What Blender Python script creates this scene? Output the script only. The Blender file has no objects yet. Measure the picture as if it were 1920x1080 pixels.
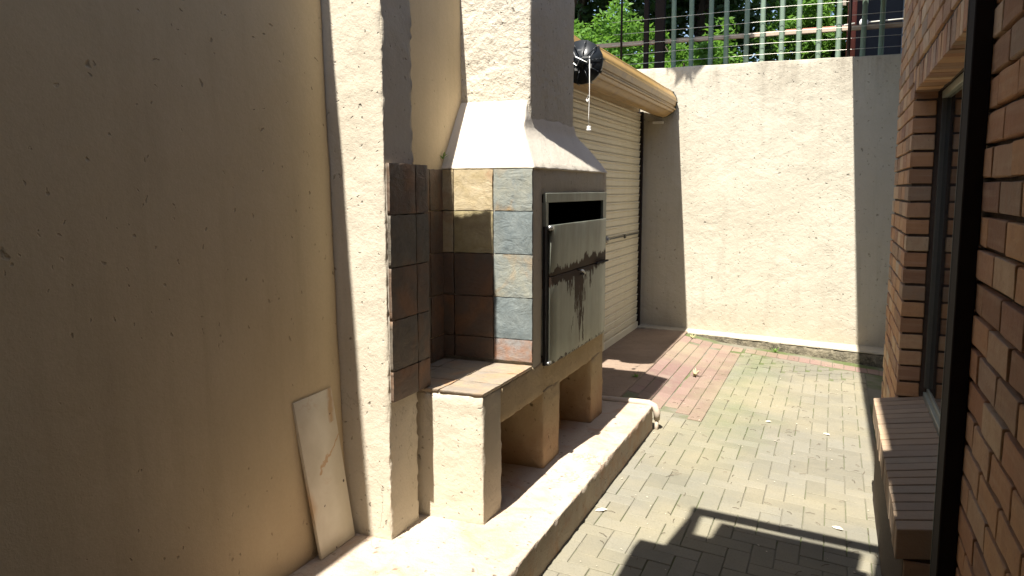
import bpy, bmesh, math, random
from mathutils import Vector, Matrix, noise
random.seed(7)
R = random.random
def U(a, b): return a + (b - a) * random.random()

# ------------------------------------------------------------------ camera, sky, sun, exposure
sc = bpy.context.scene
C = sc.collection
YAW, PIT, ROL = .38775, .1239, -.0011
cy_, sy_, cp_, sp_ = math.cos(YAW), math.sin(YAW), math.cos(PIT), math.sin(PIT)
fw = Vector((-sy_ * cp_, cy_ * cp_, -sp_)); rt = Vector((cy_, sy_, 0)); up = rt.cross(fw)
r2 = math.cos(ROL) * rt + math.sin(ROL) * up; u2 = -math.sin(ROL) * rt + math.cos(ROL) * up
cd = bpy.data.cameras.new('camera'); cam = bpy.data.objects.new('camera', cd); C.objects.link(cam)
cd.sensor_width = 36; cd.lens = 1474 / 1920 * 36; cd.clip_start = .05; cd.clip_end = 500
cam.matrix_world = Matrix(((r2.x, u2.x, -fw.x, 0), (r2.y, u2.y, -fw.y, 0), (r2.z, u2.z, -fw.z, 1.55), (0, 0, 0, 1)))
sc.camera = cam
SX, SY = .060, .52                      # metres a shadow travels (+x, +y) per metre of drop
sd = Vector((-SX, -SY, 1)).normalized()
w = bpy.data.worlds.new('World'); sc.world = w; w.use_nodes = True
nt = w.node_tree; nt.nodes.clear()
sk = nt.nodes.new('ShaderNodeTexSky'); sk.sky_type = 'NISHITA'; sk.sun_disc = False
sk.sun_elevation = math.asin(sd.z); sk.sun_rotation = math.atan2(sd.x, sd.y) % (2 * math.pi)
sk.air_density = 1.0; sk.dust_density = 1.2
bg = nt.nodes.new('ShaderNodeBackground'); bg.inputs[1].default_value = .085
wo = nt.nodes.new('ShaderNodeOutputWorld'); nt.links.new(sk.outputs[0], bg.inputs[0]); nt.links.new(bg.outputs[0], wo.inputs[0])
sl = bpy.data.lights.new('sun', 'SUN'); sl.energy = 5; sl.angle = math.radians(.53); sl.color = (1, .955, .89)
so = bpy.data.objects.new('sun', sl); C.objects.link(so); so.rotation_euler = sd.to_track_quat('Z', 'Y').to_euler(); so.location = (0, -4, 8)
sc.view_settings.view_transform = 'Standard'; sc.view_settings.look = 'None'
sc.view_settings.exposure = 1.42; sc.view_settings.gamma = 1; sc.view_settings.use_curve_mapping = False
try: sc.cycles.max_bounces = 10; sc.cycles.diffuse_bounces = 6
except Exception: pass

# ------------------------------------------------------------------ materials
class N:
    def __init__(s, name):
        s.m = bpy.data.materials.new(name); s.m.use_nodes = True; s.t = s.m.node_tree; s.t.nodes.clear()
        s.o = s.n('ShaderNodeOutputMaterial'); s.b = s.n('ShaderNodeBsdfPrincipled'); s.l(s.b.outputs[0], s.o.inputs[0])
        s.tc = s.n('ShaderNodeTexCoord'); s.P = s.tc.outputs['Object']; s.h = None
        s.b.inputs['Roughness'].default_value = .85
        s.b.inputs['Specular IOR Level'].default_value = .25
    def n(s, k): return s.t.nodes.new(k)
    def l(s, a, b): s.t.links.new(a, b)
    def world(s):
        g = s.n('ShaderNodeNewGeometry'); s.P = g.outputs['Position']; return s
    def offset(s):                                  # each object gets its own patch of the texture
        oi = s.n('ShaderNodeObjectInfo'); v = s.n('ShaderNodeVectorMath'); v.operation = 'SCALE'
        cx = s.n('ShaderNodeCombineXYZ')
        for i in range(3): s.l(oi.outputs['Random'], cx.inputs[i])
        s.l(cx.outputs[0], v.inputs[0]); v.inputs['Scale'].default_value = 37.3
        a = s.n('ShaderNodeVectorMath'); a.operation = 'ADD'; s.l(s.P, a.inputs[0]); s.l(v.outputs[0], a.inputs[1]); s.P = a.outputs[0]
        s.rnd = oi.outputs['Random']; return s
    def mp(s, sc=(1, 1, 1), rot=(0, 0, 0)):
        m = s.n('ShaderNodeMapping'); m.inputs['Scale'].default_value = sc; m.inputs['Rotation'].default_value = rot; s.l(s.P, m.inputs[0]); return m.outputs[0]
    def noise(s, scale, det=4, rough=.6, v=None, dist=0):
        t = s.n('ShaderNodeTexNoise'); t.inputs['Scale'].default_value = scale; t.inputs['Detail'].default_value = det
        t.inputs['Roughness'].default_value = rough; t.inputs['Distortion'].default_value = dist; s.l(v or s.P, t.inputs['Vector']); return t.outputs[0]
    def vor(s, scale, v=None, feat='F1', out='Distance'):
        t = s.n('ShaderNodeTexVoronoi'); t.feature = feat; t.inputs['Scale'].default_value = scale; s.l(v or s.P, t.inputs['Vector']); return t.outputs[out]
    def ramp(s, x, a, b, lo=0, hi=1):
        t = s.n('ShaderNodeMapRange'); t.inputs[1].default_value = a; t.inputs[2].default_value = b
        t.inputs[3].default_value = lo; t.inputs[4].default_value = hi; s.l(x, t.inputs[0]); return t.outputs[0]
    def math(s, op, a, b=None):
        t = s.n('ShaderNodeMath'); t.operation = op
        for i, q in enumerate((a, b)):
            if q is None: continue
            if isinstance(q, (int, float)): t.inputs[i].default_value = q
            else: s.l(q, t.inputs[i])
        return t.outputs[0]
    def mix(s, f, a, b, mode='MIX'):
        t = s.n('ShaderNodeMix'); t.data_type = 'RGBA'; t.blend_type = mode
        for i, q in ((0, f), (6, a), (7, b)):
            if isinstance(q, (int, float)): t.inputs[i].default_value = q
            elif isinstance(q, tuple): t.inputs[i].default_value = (*q, 1)
            else: s.l(q, t.inputs[i])
        return t.outputs[2]
    def xyz(s):
        t = s.n('ShaderNodeSeparateXYZ'); s.l(s.P, t.inputs[0]); return t.outputs
    def col(s, c):
        if isinstance(c, tuple): s.b.inputs['Base Color'].default_value = (*c, 1)
        else: s.l(c, s.b.inputs['Base Color'])
        return s
    def set(s, **k):
        for a, v in k.items():
            i = s.b.inputs[a.replace('_', ' ')]
            if isinstance(v, (int, float)): i.default_value = v
            else: s.l(v, i)
        return s
    def bump(s, h, dist=.004, st=1):
        t = s.n('ShaderNodeBump'); t.inputs['Distance'].default_value = dist; t.inputs['Strength'].default_value = st; s.l(h, t.inputs['Height'])
        if s.h: s.l(s.h, t.inputs['Normal'])
        s.h = t.outputs[0]; s.l(s.h, s.b.inputs['Normal']); return s

def plaster(name, base, dark, pit=.25, coarse=.4, stain=None, low=None, keep=.55, streak=.25, ps=1.5, crack=.3, top=None):
    m = N(name).world(); base = tuple(q * .80 for q in base); dark = tuple(q * .78 for q in dark)
    big = m.noise(1.3, 5, .6); mid = m.noise(7, 5, .65); fine = m.noise(95, 3, .7)
    st = m.noise(1, 4, .6, m.mp((9, 9, .8)))
    c = m.mix(m.ramp(big, .3, .72), base, dark)
    c = m.mix(m.ramp(st, .52, .75, 0, streak), c, tuple(q * .62 for q in dark))
    c = m.mix(m.ramp(mid, .5, .85, 0, .35), c, tuple(min(1, q * 1.12) for q in base))
    c = m.mix(m.ramp(fine, .3, .8, 0, .3), c, tuple(q * .8 for q in dark))
    # pits: sparse gouges left by the trowel, their inner shade darkened in the colour
    dn = m.n('ShaderNodeVectorMath'); dn.operation = 'ADD'
    t = m.n('ShaderNodeTexNoise'); t.inputs['Scale'].default_value = 22; t.inputs['Detail'].default_value = 3; m.l(m.P, t.inputs['Vector'])
    sc_ = m.n('ShaderNodeVectorMath'); sc_.operation = 'SCALE'; sc_.inputs['Scale'].default_value = .055
    m.l(t.outputs['Color'], sc_.inputs[0]); m.l(m.P, dn.inputs[0]); m.l(sc_.outputs[0], dn.inputs[1])
    def pits(scale, thr, keep_, st_):
        mp = m.n('ShaderNodeMapping'); mp.inputs['Scale'].default_value = st_; m.l(dn.outputs[0], mp.inputs[0])
        v = m.n('ShaderNodeTexVoronoi'); v.inputs['Scale'].default_value = scale; m.l(mp.outputs[0], v.inputs['Vector'])
        d = m.ramp(v.outputs['Distance'], thr * .45, thr, 1, 0)
        s2 = m.n('ShaderNodeSeparateColor'); m.l(v.outputs['Color'], s2.inputs[0])
        k = m.math('GREATER_THAN', s2.outputs[0], keep_)
        return m.math('MULTIPLY', d, k)
    p1 = pits(9 * ps, .12, keep + .12, (1, 1, .7)); p2 = pits(24 * ps, .17, keep, (1, .8, .6))
    p3 = pits(13 * ps, .11, keep + .1, (.6, .6, 1.4))
    p = m.math('MAXIMUM', m.math('MAXIMUM', p1, p3), m.math('MULTIPLY', p2, .7))
    c = m.mix(m.math('MULTIPLY', p, pit), c, tuple(q * .3 for q in dark))
    # hairline cracks wandering through part of the surface
    cn = m.noise(2.1, 7, .62, None, .4); ck = m.ramp(m.math('ABSOLUTE', m.math('SUBTRACT', cn, .5)), .0012, .0035, 1, 0)
    ck = m.math('MULTIPLY', ck, m.ramp(m.noise(1.7, 2), .53, .6)); c = m.mix(m.math('MULTIPLY', ck, crack), c, tuple(q * .4 for q in dark))
    z = m.xyz()[2]
    if low:      # damp, dirty band just over the ground
        f = m.math('MULTIPLY', m.ramp(m.math('ADD', z, m.math('MULTIPLY', mid, -.25)), low[0], low[1], low[3], 0), m.ramp(mid, .2, .6, .5, 1))
        c = m.mix(f, c, low[2])
    if top:      # soot and rain streaks under the coping
        f = m.math('MULTIPLY', m.ramp(z, top[0], top[1], 0, 1), m.ramp(m.noise(1, 5, .7, m.mp((7, 7, .7))), .45, .72, .12, .8)); c = m.mix(f, c, (.2, .17, .13))
    if stain:
        f = m.ramp(m.noise(5, 6, .7, None, .6), stain[1], stain[1] + .2, 0, stain[2]); c = m.mix(f, c, stain[0])
    m.col(c).set(Roughness=.92)
    m.bump(m.noise(160, 2, .6), .0012, .5); m.bump(m.noise(38, 5, .7), .006 * coarse, .9)
    m.bump(m.noise(9, 4, .6), .012 * coarse, .7); m.bump(m.noise(3.2, 3, .5, None, 1.5), .02 * coarse, .5)
    m.bump(m.math('MULTIPLY', m.math('ADD', p, m.math('MULTIPLY', ck, crack)), -1), .004, .9)
    return m.m

CREAM = (.60, .48, .32); CREAMD = (.50, .385, .245)
M = {}
M['plaster_wall'] = plaster('cream_plaster_wall', (.70, .565, .365), (.62, .495, .305), .55, .25, low=(.05, .5, (.3, .2, .12), .35), keep=.72, crack=0)
M['plaster_pillar'] = plaster('cream_plaster_pillar', (.67, .60, .47), (.60, .53, .40), .7, .65, stain=((.36, .22, .11), .66, .35), keep=.5, ps=1.7)
M['plaster_rough'] = plaster('rough_cast_plaster', (.70, .63, .50), (.61, .54, .42), .9, 1.8, keep=.3, streak=.15, ps=1.6, crack=.2)
M['plaster_hood'] = plaster('smooth_hood_plaster', (.80, .73, .61), (.73, .66, .54), .25, .4, keep=.85, streak=.08)
M['plaster_pier'] = plaster('worn_pier_plaster', (.60, .475, .30), (.50, .38, .215), .8, 1.2, stain=((.34, .19, .09), .62, .5), low=(.12, .34, (.30, .16, .08), .6), keep=.4)
M['plaster_back'] = plaster('pale_back_wall_plaster', (.64, .59, .47), (.57, .515, .40), .6, .9, low=(-.1, .35, (.32, .27, .19), .55), keep=.3, streak=.4, ps=1.2, crack=0, top=(2.25, 2.84))
M['plinth'] = plaster('screed_plinth', (.62, .53, .42), (.52, .42, .32), .8, 1.3, stain=((.42, .24, .14), .48, .7), keep=.3, ps=1.1, crack=.6)
M['apron'] = plaster('old_concrete', (.36, .27, .2), (.24, .17, .12), .4, .8, keep=.5)
M['upper_soil'] = plaster('garden_soil', (.12, .09, .06), (.06, .05, .03), .3, 1, keep=.6)

def slate(name, cols, rough=.6):
    m = N(name).offset()
    a = m.noise(4.2, 4, .55, None, .6); b = m.noise(13, 6, .65, None, .4); f = m.noise(60, 4, .7)
    c = m.mix(m.ramp(b, .35, .65), cols[0], cols[1])
    c = m.mix(m.ramp(a, .53, .68, 0, .9), c, cols[2])
    c = m.mix(m.ramp(f, .45, .8, 0, .45), c, tuple(q * .55 for q in cols[0]))
    ly = m.noise(1, 5, .65, m.mp((9, 9, 15), (.9, .7, .5)), 1.6)
    c = m.mix(m.ramp(ly, .62, .72, 0, .22), c, tuple(q * .45 for q in cols[1]))
    m.col(c).set(Roughness=rough, Specular_IOR_Level=.4)
    m.bump(f, .001, .5); m.bump(ly, .006, .8); m.bump(m.noise(11, 6, .6, None, .6), .006, .8); return m.m
S_GREY = slate('slate_blue_grey', [(.125, .15, .150), (.19, .215, .205), (.17, .18, .155)])
S_GREYO = slate('slate_grey_with_rust', [(.19, .21, .195), (.27, .27, .215), (.36, .235, .11)])
S_CREAM = slate('slate_cream', [(.38, .30, .165), (.44, .365, .235), (.30, .155, .08)])
S_OLIVE = slate('slate_olive', [(.33, .27, .13), (.40, .34, .2), (.25, .2, .12)])
S_RED = slate('slate_rust_red', [(.28, .145, .085), (.23, .215, .20), (.32, .19, .10)])
S_BROWN = slate('slate_brown', [(.15, .095, .062), (.115, .09, .066), (.21, .11, .055)])
S_DARK = slate('slate_dark_green', [(.105, .094, .072), (.15, .122, .09), (.19, .11, .06)])
S_TAN = slate('slate_tan', [(.30, .235, .155), (.235, .20, .16), (.36, .22, .12)])
gm = N('tile_grout').world(); gm.col(gm.mix(gm.ramp(gm.noise(30), .3, .7), (.42, .38, .31), (.28, .24, .19))); gm.bump(gm.noise(70), .002); M['grout'] = gm.m

def paver(name, a, b, c3, moss):
    m = N(name).offset(); r_ = m.rnd
    n1 = m.noise(14, 5, .7); n2 = m.noise(120, 2, .7)
    c = m.mix(r_, a, b); c = m.mix(m.ramp(n1, .42, .75, 0, .6), c, c3)
    k = N  # worldly moss / dust drift across the whole yard
    g = m.n('ShaderNodeNewGeometry'); P0 = m.P; m.P = g.outputs['Position']
    w1 = m.noise(1.1, 4, .6); w2 = m.noise(3.1, 5, .7)
    sp = m.xyz()
    dd = m.ramp(m.math('ADD', m.math('MULTIPLY', m.math('ABSOLUTE', m.math('ADD', sp[0], .62)), 1.5), m.math('MULTIPLY', w2, 1.3)), .45, 1.25, 1, 0)
    far = m.ramp(sp[1], 4.3, 5.6, .15, 1)
    c = m.mix(m.math('MULTIPLY', m.math('MULTIPLY', dd, far), moss), c, (.12, .155, .055))
    c = m.mix(m.ramp(w1, .40, .66, 0, .65), c, (.27, .235, .15))
    c = m.mix(m.ramp(w2, .55, .8, 0, .5), c, (.26, .235, .175))
    c = m.mix(m.ramp(n2, .5, .8, 0, .4), c, (.10, .085, .06))
    m.P = P0
    m.col(c).set(Roughness=.9); m.bump(n2, .0015, .8); m.bump(n1, .004, .6); return m.m
M['paver_grey'] = paver('grey_paver', (.160, .150, .114), (.205, .194, .154), (.19, .175, .130), .5)
M['paver_red'] = paver('red_paver', (.185, .115, .098), (.24, .155, .132), (.205, .155, .118), .4)
jm = N('joint_sand').world(); jn = jm.noise(40, 4); jw = jm.noise(2.5, 4)
jm.col(jm.mix(jm.ramp(jw, .42, .6), jm.mix(jn, (.15, .135, .10), (.20, .185, .14)), (.09, .11, .04))); jm.bump(jn, .004); M['joint'] = jm.m

def brick(name, dull=0):
    m = N(name).offset(); n1 = m.noise(18, 5, .7); n2 = m.noise(90, 3, .7)
    rp = m.n('ShaderNodeValToRGB'); m.l(m.rnd, rp.inputs[0]); e = rp.color_ramp.elements
    e[0].position = 0; e[0].color = (.488, .264, .128, 1); e[1].position = 1; e[1].color = (.561, .376, .203, 1)
    for p_, c_ in ((.25, (.549, .330, .162)), (.5, (.415, .218, .115)), (.7, (.610, .436, .257)), (.85, (.305, .165, .101)), (.92, (.537, .436, .297))):
        q = e.new(p_); q.color = (*c_, 1)
    m.rnd2 = m.math('FRACT', m.math('MULTIPLY', m.rnd, 7.31)); rp_ = m.mix(m.math('MULTIPLY', m.math('GREATER_THAN', m.rnd2, .78), .55), rp.outputs[0], (.17, .10, .07))
    c = m.mix(m.ramp(n1, .4, .75, 0, .55), rp_, (.366, .198, .108))
    c = m.mix(m.ramp(n2, .62, .78, 0, .7), c, (.122, .079, .061))
    st = m.noise(1, 4, .6, m.mp((3, 3, 40))); c = m.mix(m.ramp(st, .5, .8, 0, .3), c, (.634, .502, .324))
    hs_ = m.n('ShaderNodeHueSaturation'); hs_.inputs['Saturation'].default_value = 1.0; hs_.inputs['Value'].default_value = 1.02; hs_.inputs['Hue'].default_value = .498; m.l(c, hs_.inputs['Color']); c = hs_.outputs[0]
    if dull: c = m.mix(dull, c, (.30, .24, .17))
    m.col(c).set(Roughness=.88); m.bump(n2, .0015, .8); m.bump(m.noise(30, 5), .004, .8); return m.m
M['brick'] = brick('orange_face_brick')
mo = N('dark_mortar').world(); mn = mo.noise(50, 4); mo.col(mo.mix(mn, (.055, .04, .03), (.11, .08, .058))); mo.bump(mn, .004); M['mortar'] = mo.m

def simple(name, c, rough=.6, metal=0, var=.25, bump=.0006, nscale=30):
    m = N(name).offset(); n1 = m.noise(nscale, 4); n2 = m.noise(4, 4)
    k = m.mix(m.ramp(n1, .35, .75, 0, var), c, tuple(q * .5 for q in c))
    k = m.mix(m.ramp(n2, .4, .7, 0, var), k, tuple(min(1, q * 1.25) for q in c))
    m.col(k).set(Roughness=rough, Metallic=metal)
    if bump: m.bump(n1, bump, .7)
    return m.m
M['brown_steel'] = simple('dark_brown_paint', (.014, .009, .007), .85)
M['alu'] = simple('pale_aluminium', (.40, .42, .34), .4, .3)
M['alu_dark'] = simple('weathered_and_shaded_frame', (.10, .10, .085), .5, .2)
M['black'] = simple('black_plastic', (.012, .014, .016), .3)
M['steel'] = simple('dull_steel', (.35, .35, .33), .35, .8)
M['white'] = simple('white_plastic', (.75, .73, .68), .5)
M['soot'] = simple('soot_and_dark_room', (.012, .010, .009), .8)
M['pipe'] = simple('painted_pipe', (.46, .385, .30), .6, 0, .4, .002, 20)
M['conc'] = simple('balcony_concrete', (.35, .30, .24), .9, 0, .3, .002)
M['roof'] = simple('eave_board', (.14, .10, .07), .8)
M['wire'] = simple('galvanised_wire', (.62, .60, .52), .45, .4)
M['green_steel'] = simple('green_palisade_paint', (.165, .225, .165), .55, .1, .35)
M['beam'] = simple('rail_paint', (.40, .32, .24), .6, .1, .35)
M['redbeam'] = simple('red_tube_paint', (.42, .13, .09), .6)
M['neigh'] = simple('shaded_neighbour_wall', (.075, .05, .05), .9)  # wall colour set dark to carry the shade it stands in
M['neigh_win'] = simple('neighbour_frame', (.16, .18, .2), .6)
M['bark'] = simple('bark', (.055, .042, .03), .95, 0, .5, .01, 12)
M['twig'] = simple('dry_twig', (.10, .07, .045), .9)
M['dryleaf'] = simple('pale_dry_leaf', (.62, .55, .42), .8)

def door_paint():
    m = N('cream_roller_door').world(); n = m.noise(1, 4, .6, m.mp((6, 6, 1.2))); f = m.noise(60, 3)
    c = m.mix(m.ramp(n, .4, .75, 0, .5), (.66, .59, .44), (.54, .47, .33)); c = m.mix(m.ramp(f, .6, .8, 0, .4), c, (.3, .22, .14))
    m.col(c).set(Roughness=.5, Specular_IOR_Level=.4); m.bump(f, .0005, .4); return m.m
M['door'] = door_paint()
def coil():
    m = N('golden_weathered_curtain').world(); n = m.noise(1, 5, .65, m.mp((20, 1.6, 20))); f = m.noise(9, 5, .7)
    c = m.mix(m.ramp(n, .35, .7), (.43, .265, .08), (.33, .20, .065)); c = m.mix(m.ramp(f, .48, .7, 0, .65), c, (.22, .13, .07))
    m.col(c).set(Roughness=.42, Specular_IOR_Level=.5); return m.m
M['coil'] = coil()
def stainless():
    m = N('stained_stainless').world(); z = m.xyz(); P = z
    br = m.noise(1, 4, .7, m.mp((1, 1.5, 34))); cl = m.noise(3.2, 5, .65); sp = m.noise(1, 6, .75, m.mp((20, 34, 9)), .5)
    c = m.mix(m.ramp(cl, .3, .7), (.285, .305, .25), (.18, .195, .155))
    c = m.mix(m.ramp(m.noise(1, 5, .72, m.mp((1, 14, 1.2))), .42, .75, 0, .75), c, (.15, .14, .11))
    # burnt-on fat: a ragged band above and below the seam between the two leaves, running down in drips
    rag = m.math('MULTIPLY', m.math('SUBTRACT', m.noise(16, 5, .7, m.mp((1, 1, .35))), .5), .16)
    zz = m.math('ADD', m.math('ADD', P[2], rag), m.math('MULTIPLY', m.math('SUBTRACT', P[1], 4.1), -.035))
    band = m.math('MULTIPLY', m.math('LESS_THAN', zz, 1.172), m.math('GREATER_THAN', zz, 1.095))
    dr = m.noise(1, 4, .65, m.mp((1, 15, 2.6))); 
    yy = m.math('ABSOLUTE', m.math('SUBTRACT', P[1], 4.12))
    dl = m.ramp(m.math('ADD', m.math('MULTIPLY', yy, 1.1), m.math('MULTIPLY', m.math('SUBTRACT', 1.13, P[2]), .75)), 0, .50, .36, .72)
    drip = m.math('MULTIPLY', m.math('GREATER_THAN', m.math('ADD', m.math('MULTIPLY', dr, .7), m.math('MULTIPLY', sp, .35)), dl), m.math('LESS_THAN', P[2], 1.13))
    low = m.math('MULTIPLY', m.math('LESS_THAN', m.math('ADD', P[2], m.math('MULTIPLY', rag, .35)), .694), m.math('GREATER_THAN', sp, .5))
    spots = m.math('GREATER_THAN', sp, .69)
    stn = m.math('MAXIMUM', m.math('MAXIMUM', band, drip), m.math('MAXIMUM', spots, low))
    c = m.mix(stn, c, (.055, .033, .020))
    m.col(c).set(Roughness=m.mix(stn, (.42, .42, .42), (.75, .75, .75)), Metallic=m.math('MULTIPLY', m.math('SUBTRACT', 1, stn), .35))
    m.bump(br, .0005, .5); m.bump(stn, .0015, .6); return m.m
M['stainless'] = stainless()
def marble():
    m = N('veined_marble'); v = m.noise(3.5, 5, .6, None, 1.5); f = m.noise(9, 4)
    vein = m.math('MULTIPLY', m.ramp(m.math('ABSOLUTE', m.math('SUBTRACT', v, .52)), 0, .02, 1, 0), m.ramp(m.noise(2.3, 2), .52, .6))
    blot = m.ramp(m.noise(4.1, 4, .5, m.mp((1, 1.7, .8))), .56, .66)
    c = m.mix(m.ramp(f, .3, .7), (.62, .56, .44), (.54, .48, .36)); c = m.mix(m.math('MULTIPLY', blot, .25), c, (.42, .36, .26))
    q = m.xyz(); wob = m.math('MULTIPLY', m.math('SUBTRACT', m.noise(14, 4), .5), .12)
    d = m.math('ABSOLUTE', m.math('SUBTRACT', m.math('ADD', q[2], wob), m.math('ADD', .505, m.math('MULTIPLY', m.math('SUBTRACT', q[1], 2.42), .75))))
    v1 = m.math('MULTIPLY', m.ramp(d, .002, .010, 1, 0), m.math('GREATER_THAN', q[1], 2.385))
    d2 = m.math('ABSOLUTE', m.math('SUBTRACT', m.math('ADD', q[1], m.math('MULTIPLY', wob, .5)), 2.495))
    v2 = m.math('MULTIPLY', m.ramp(d2, .004, .02, .8, 0), m.math('GREATER_THAN', m.math('ADD', q[2], wob), .66))
    d3 = m.math('ADD', m.math('MULTIPLY', m.math('SUBTRACT', q[1], 2.325), 3.2), m.math('MULTIPLY', m.math('ABSOLUTE', m.math('SUBTRACT', q[2], .36)), 1.3))
    v3 = m.ramp(m.math('ADD', d3, wob), .02, .12, .7, 0)
    vein = m.math('MAXIMUM', m.math('MAXIMUM', v1, v2), m.math('MAXIMUM', v3, m.math('MULTIPLY', vein, .4)))
    c = m.mix(m.math('MULTIPLY', vein, .75), c, (.42, .21, .055))
    sp = m.math('MULTIPLY', m.math('LESS_THAN', m.vor(16), .09), m.math('GREATER_THAN', f, .55)); c = m.mix(sp, c, (.05, .03, .02))
    m.col(c).set(Roughness=.32, Specular_IOR_Level=.5); return m.m
M['marble'] = marble()
def glass():
    m = N('dark_window_glass'); m.col((.012, .013, .014)).set(Roughness=.04, Specular_IOR_Level=1.0); m.b.inputs['IOR'].default_value = 1.9
    m.bump(m.noise(3), .002, .15); return m.m
M['glass'] = glass(); M['black_glass'] = simple('dull_dark_glass', (.02, .022, .028), .7)  # neighbour pane made dark and rough to keep the sky reflection out
def leafmat(name, a, b, tr=.4):
    m = N(name); g = m.n('ShaderNodeNewGeometry'); m.P = g.outputs['Position']; n = m.noise(2.2, 4)
    ri = m.n('ShaderNodeTexWhiteNoise'); sn = m.n('ShaderNodeVectorMath'); sn.operation = 'SNAP'; sn.inputs[1].default_value = (.07, .07, .07)
    m.l(m.P, sn.inputs[0]); m.l(sn.outputs[0], ri.inputs[0])
    c = m.mix(m.math('ADD', m.math('MULTIPLY', n, .6), m.math('MULTIPLY', ri.outputs[0], .4)), a, b)
    m.col(c).set(Roughness=.5); t = m.n('ShaderNodeBsdfTranslucent'); m.l(m.mix(.5, c, (.25, .5, .05)), t.inputs[0])
    x = m.n('ShaderNodeMixShader'); x.inputs[0].default_value = tr; m.l(m.b.outputs[0], x.inputs[1]); m.l(t.outputs[0], x.inputs[2]); m.l(x.outputs[0], m.o.inputs[0]); return m.m
M['leaf_bright'] = leafmat('bright_leaf', (.05, .13, .02), (.16, .30, .05), .45)
M['leaf_dark'] = leafmat('shade_dark_leaf', (.012, .026, .010), (.035, .07, .02), .25)  # colour lowered to carry the shade under the canopy
M['leaf_mid'] = leafmat('mid_leaf', (.035, .09, .02), (.11, .2, .04), .35)
M['weed'] = leafmat('weed_leaf', (.10, .22, .03), (.2, .33, .07), .3)
M['straw'] = simple('dry_weed', (.42, .36, .2), .8)

# ------------------------------------------------------------------ helpers
def link(name, me, parent=None, label=None, cat=None, group=None, kind=None):
    o = bpy.data.objects.new(name, me); C.objects.link(o)
    if parent: o.parent = parent
    if label: o['label'] = label
    if cat: o['category'] = cat
    if group: o['group'] = group
    if kind: o['kind'] = kind
    return o
def thing(name, label, cat, group=None, loc=(0, 0, 0)):
    o = link(name, None, None, label, cat, group); o.location = loc; o.empty_display_size = .1; return o
def mesh(bm, mat, name='mesh', smooth=True):
    bmesh.ops.recalc_face_normals(bm, faces=bm.faces)
    me = bpy.data.meshes.new(name); bm.to_mesh(me); bm.free()
    me.materials.append(mat)
    for p in me.polygons: p.use_smooth = smooth
    return me
def obj(name, bm, mat, parent=None, smooth=True, **k):
    o = link(name, mesh(bm, mat, name, smooth), parent, **k)
    if parent:     # geometry is built in world space; the parent only moves it along
        o.matrix_parent_inverse = Matrix.Translation(parent.location).inverted() if parent.type == 'EMPTY' else Matrix.Identity(4)
    return o
def axis(L, r, cell):
    n = max(1, int(round((L - 2 * r) / cell)))
    a = [0, r * .35, r] if r > 0 else [0]
    b = [r + (L - 2 * r) * i / n for i in range(1, n)]
    c = [L - r, L - r * .35, L] if r > 0 else [L]
    return a + b + c
def rbox(bm, x0, x1, y0, y1, z0, z1, r=.01, cell=.06, amp=.003, hexa=None, rough_edge=1.0, seed=0):
    """box with worn, rounded, slightly uneven edges; hexa = 8 corners (z low ring, z high ring) it is warped onto"""
    L = (x1 - x0, y1 - y0, z1 - z0); r = min(r, min(L) * .45)
    A = [axis(l, r, cell) for l in L]; vs = {}
    def vert(i, j, k):
        key = (i, j, k)
        if key in vs: return vs[key]
        p = Vector((A[0][i], A[1][j], A[2][k])); q = Vector([min(max(p[n], r), L[n] - r) for n in range(3)])
        d = p - q; ext = sum(1 for n in range(3) if abs(d[n]) > 1e-9)
        if d.length > 1e-9:
            m_ = max(abs(t) for t in d); d = d.normalized() * (m_ if ext > 1 else d.length); 
            p = q + d
            nn = d.normalized()
        else: nn = Vector((0, 0, 1))
        if hexa:
            u, v, w_ = p.x / L[0], p.y / L[1], p.z / L[2]; h = [Vector(t) for t in hexa]
            a = h[0].lerp(h[1], u).lerp(h[3].lerp(h[2], u), v); b = h[4].lerp(h[5], u).lerp(h[7].lerp(h[6], u), v); p = a.lerp(b, w_)
        else: p = p + Vector((x0, y0, z0))
        if amp:
            s_ = noise.noise(p * 3.1 + Vector((seed, 0, 0))) * .8 + noise.noise(p * 11 + Vector((0, seed, 0))) * .4
            e = noise.noise(p * 45 + Vector((seed, seed, 0))) * (1.2 if ext > 1 else .12) * rough_edge
            p = p + nn * amp * (s_ + e)
        vs[key] = bm.verts.new(p); return vs[key]
    n = [len(a) for a in A]
    def quad(a, b, c, d):
        try: bm.faces.new((a, b, c, d))
        except ValueError: pass
    for i in range(n[0] - 1):
        for j in range(n[1] - 1):
            for k in (0, n[2] - 1): quad(vert(i, j, k), vert(i + 1, j, k), vert(i + 1, j + 1, k), vert(i, j + 1, k))
        for k in range(n[2] - 1):
            for j in (0, n[1] - 1): quad(vert(i, j, k), vert(i + 1, j, k), vert(i + 1, j, k + 1), vert(i, j, k + 1))
    for j in range(n[1] - 1):
        for k in range(n[2] - 1):
            for i in (0, n[0] - 1): quad(vert(i, j, k), vert(i, j + 1, k), vert(i, j + 1, k + 1), vert(i, j, k + 1))
    return bm
def box(bm, x0, x1, y0, y1, z0, z1, bev=0):
    b = bmesh.new(); bmesh.ops.create_cube(b, size=1)
    for v in b.verts: v.co = Vector((x0 + (x1 - x0) * (v.co.x + .5), y0 + (y1 - y0) * (v.co.y + .5), z0 + (z1 - z0) * (v.co.z + .5)))
    if bev: bmesh.ops.bevel(b, geom=b.edges[:], offset=bev, segments=1, affect='EDGES')
    return join(bm, b)
def join(bm, b):
    m_ = {v: bm.verts.new(v.co) for v in b.verts}
    for f in b.faces:
        try: bm.faces.new([m_[v] for v in f.verts])
        except ValueError: pass
    b.free(); return bm
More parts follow.
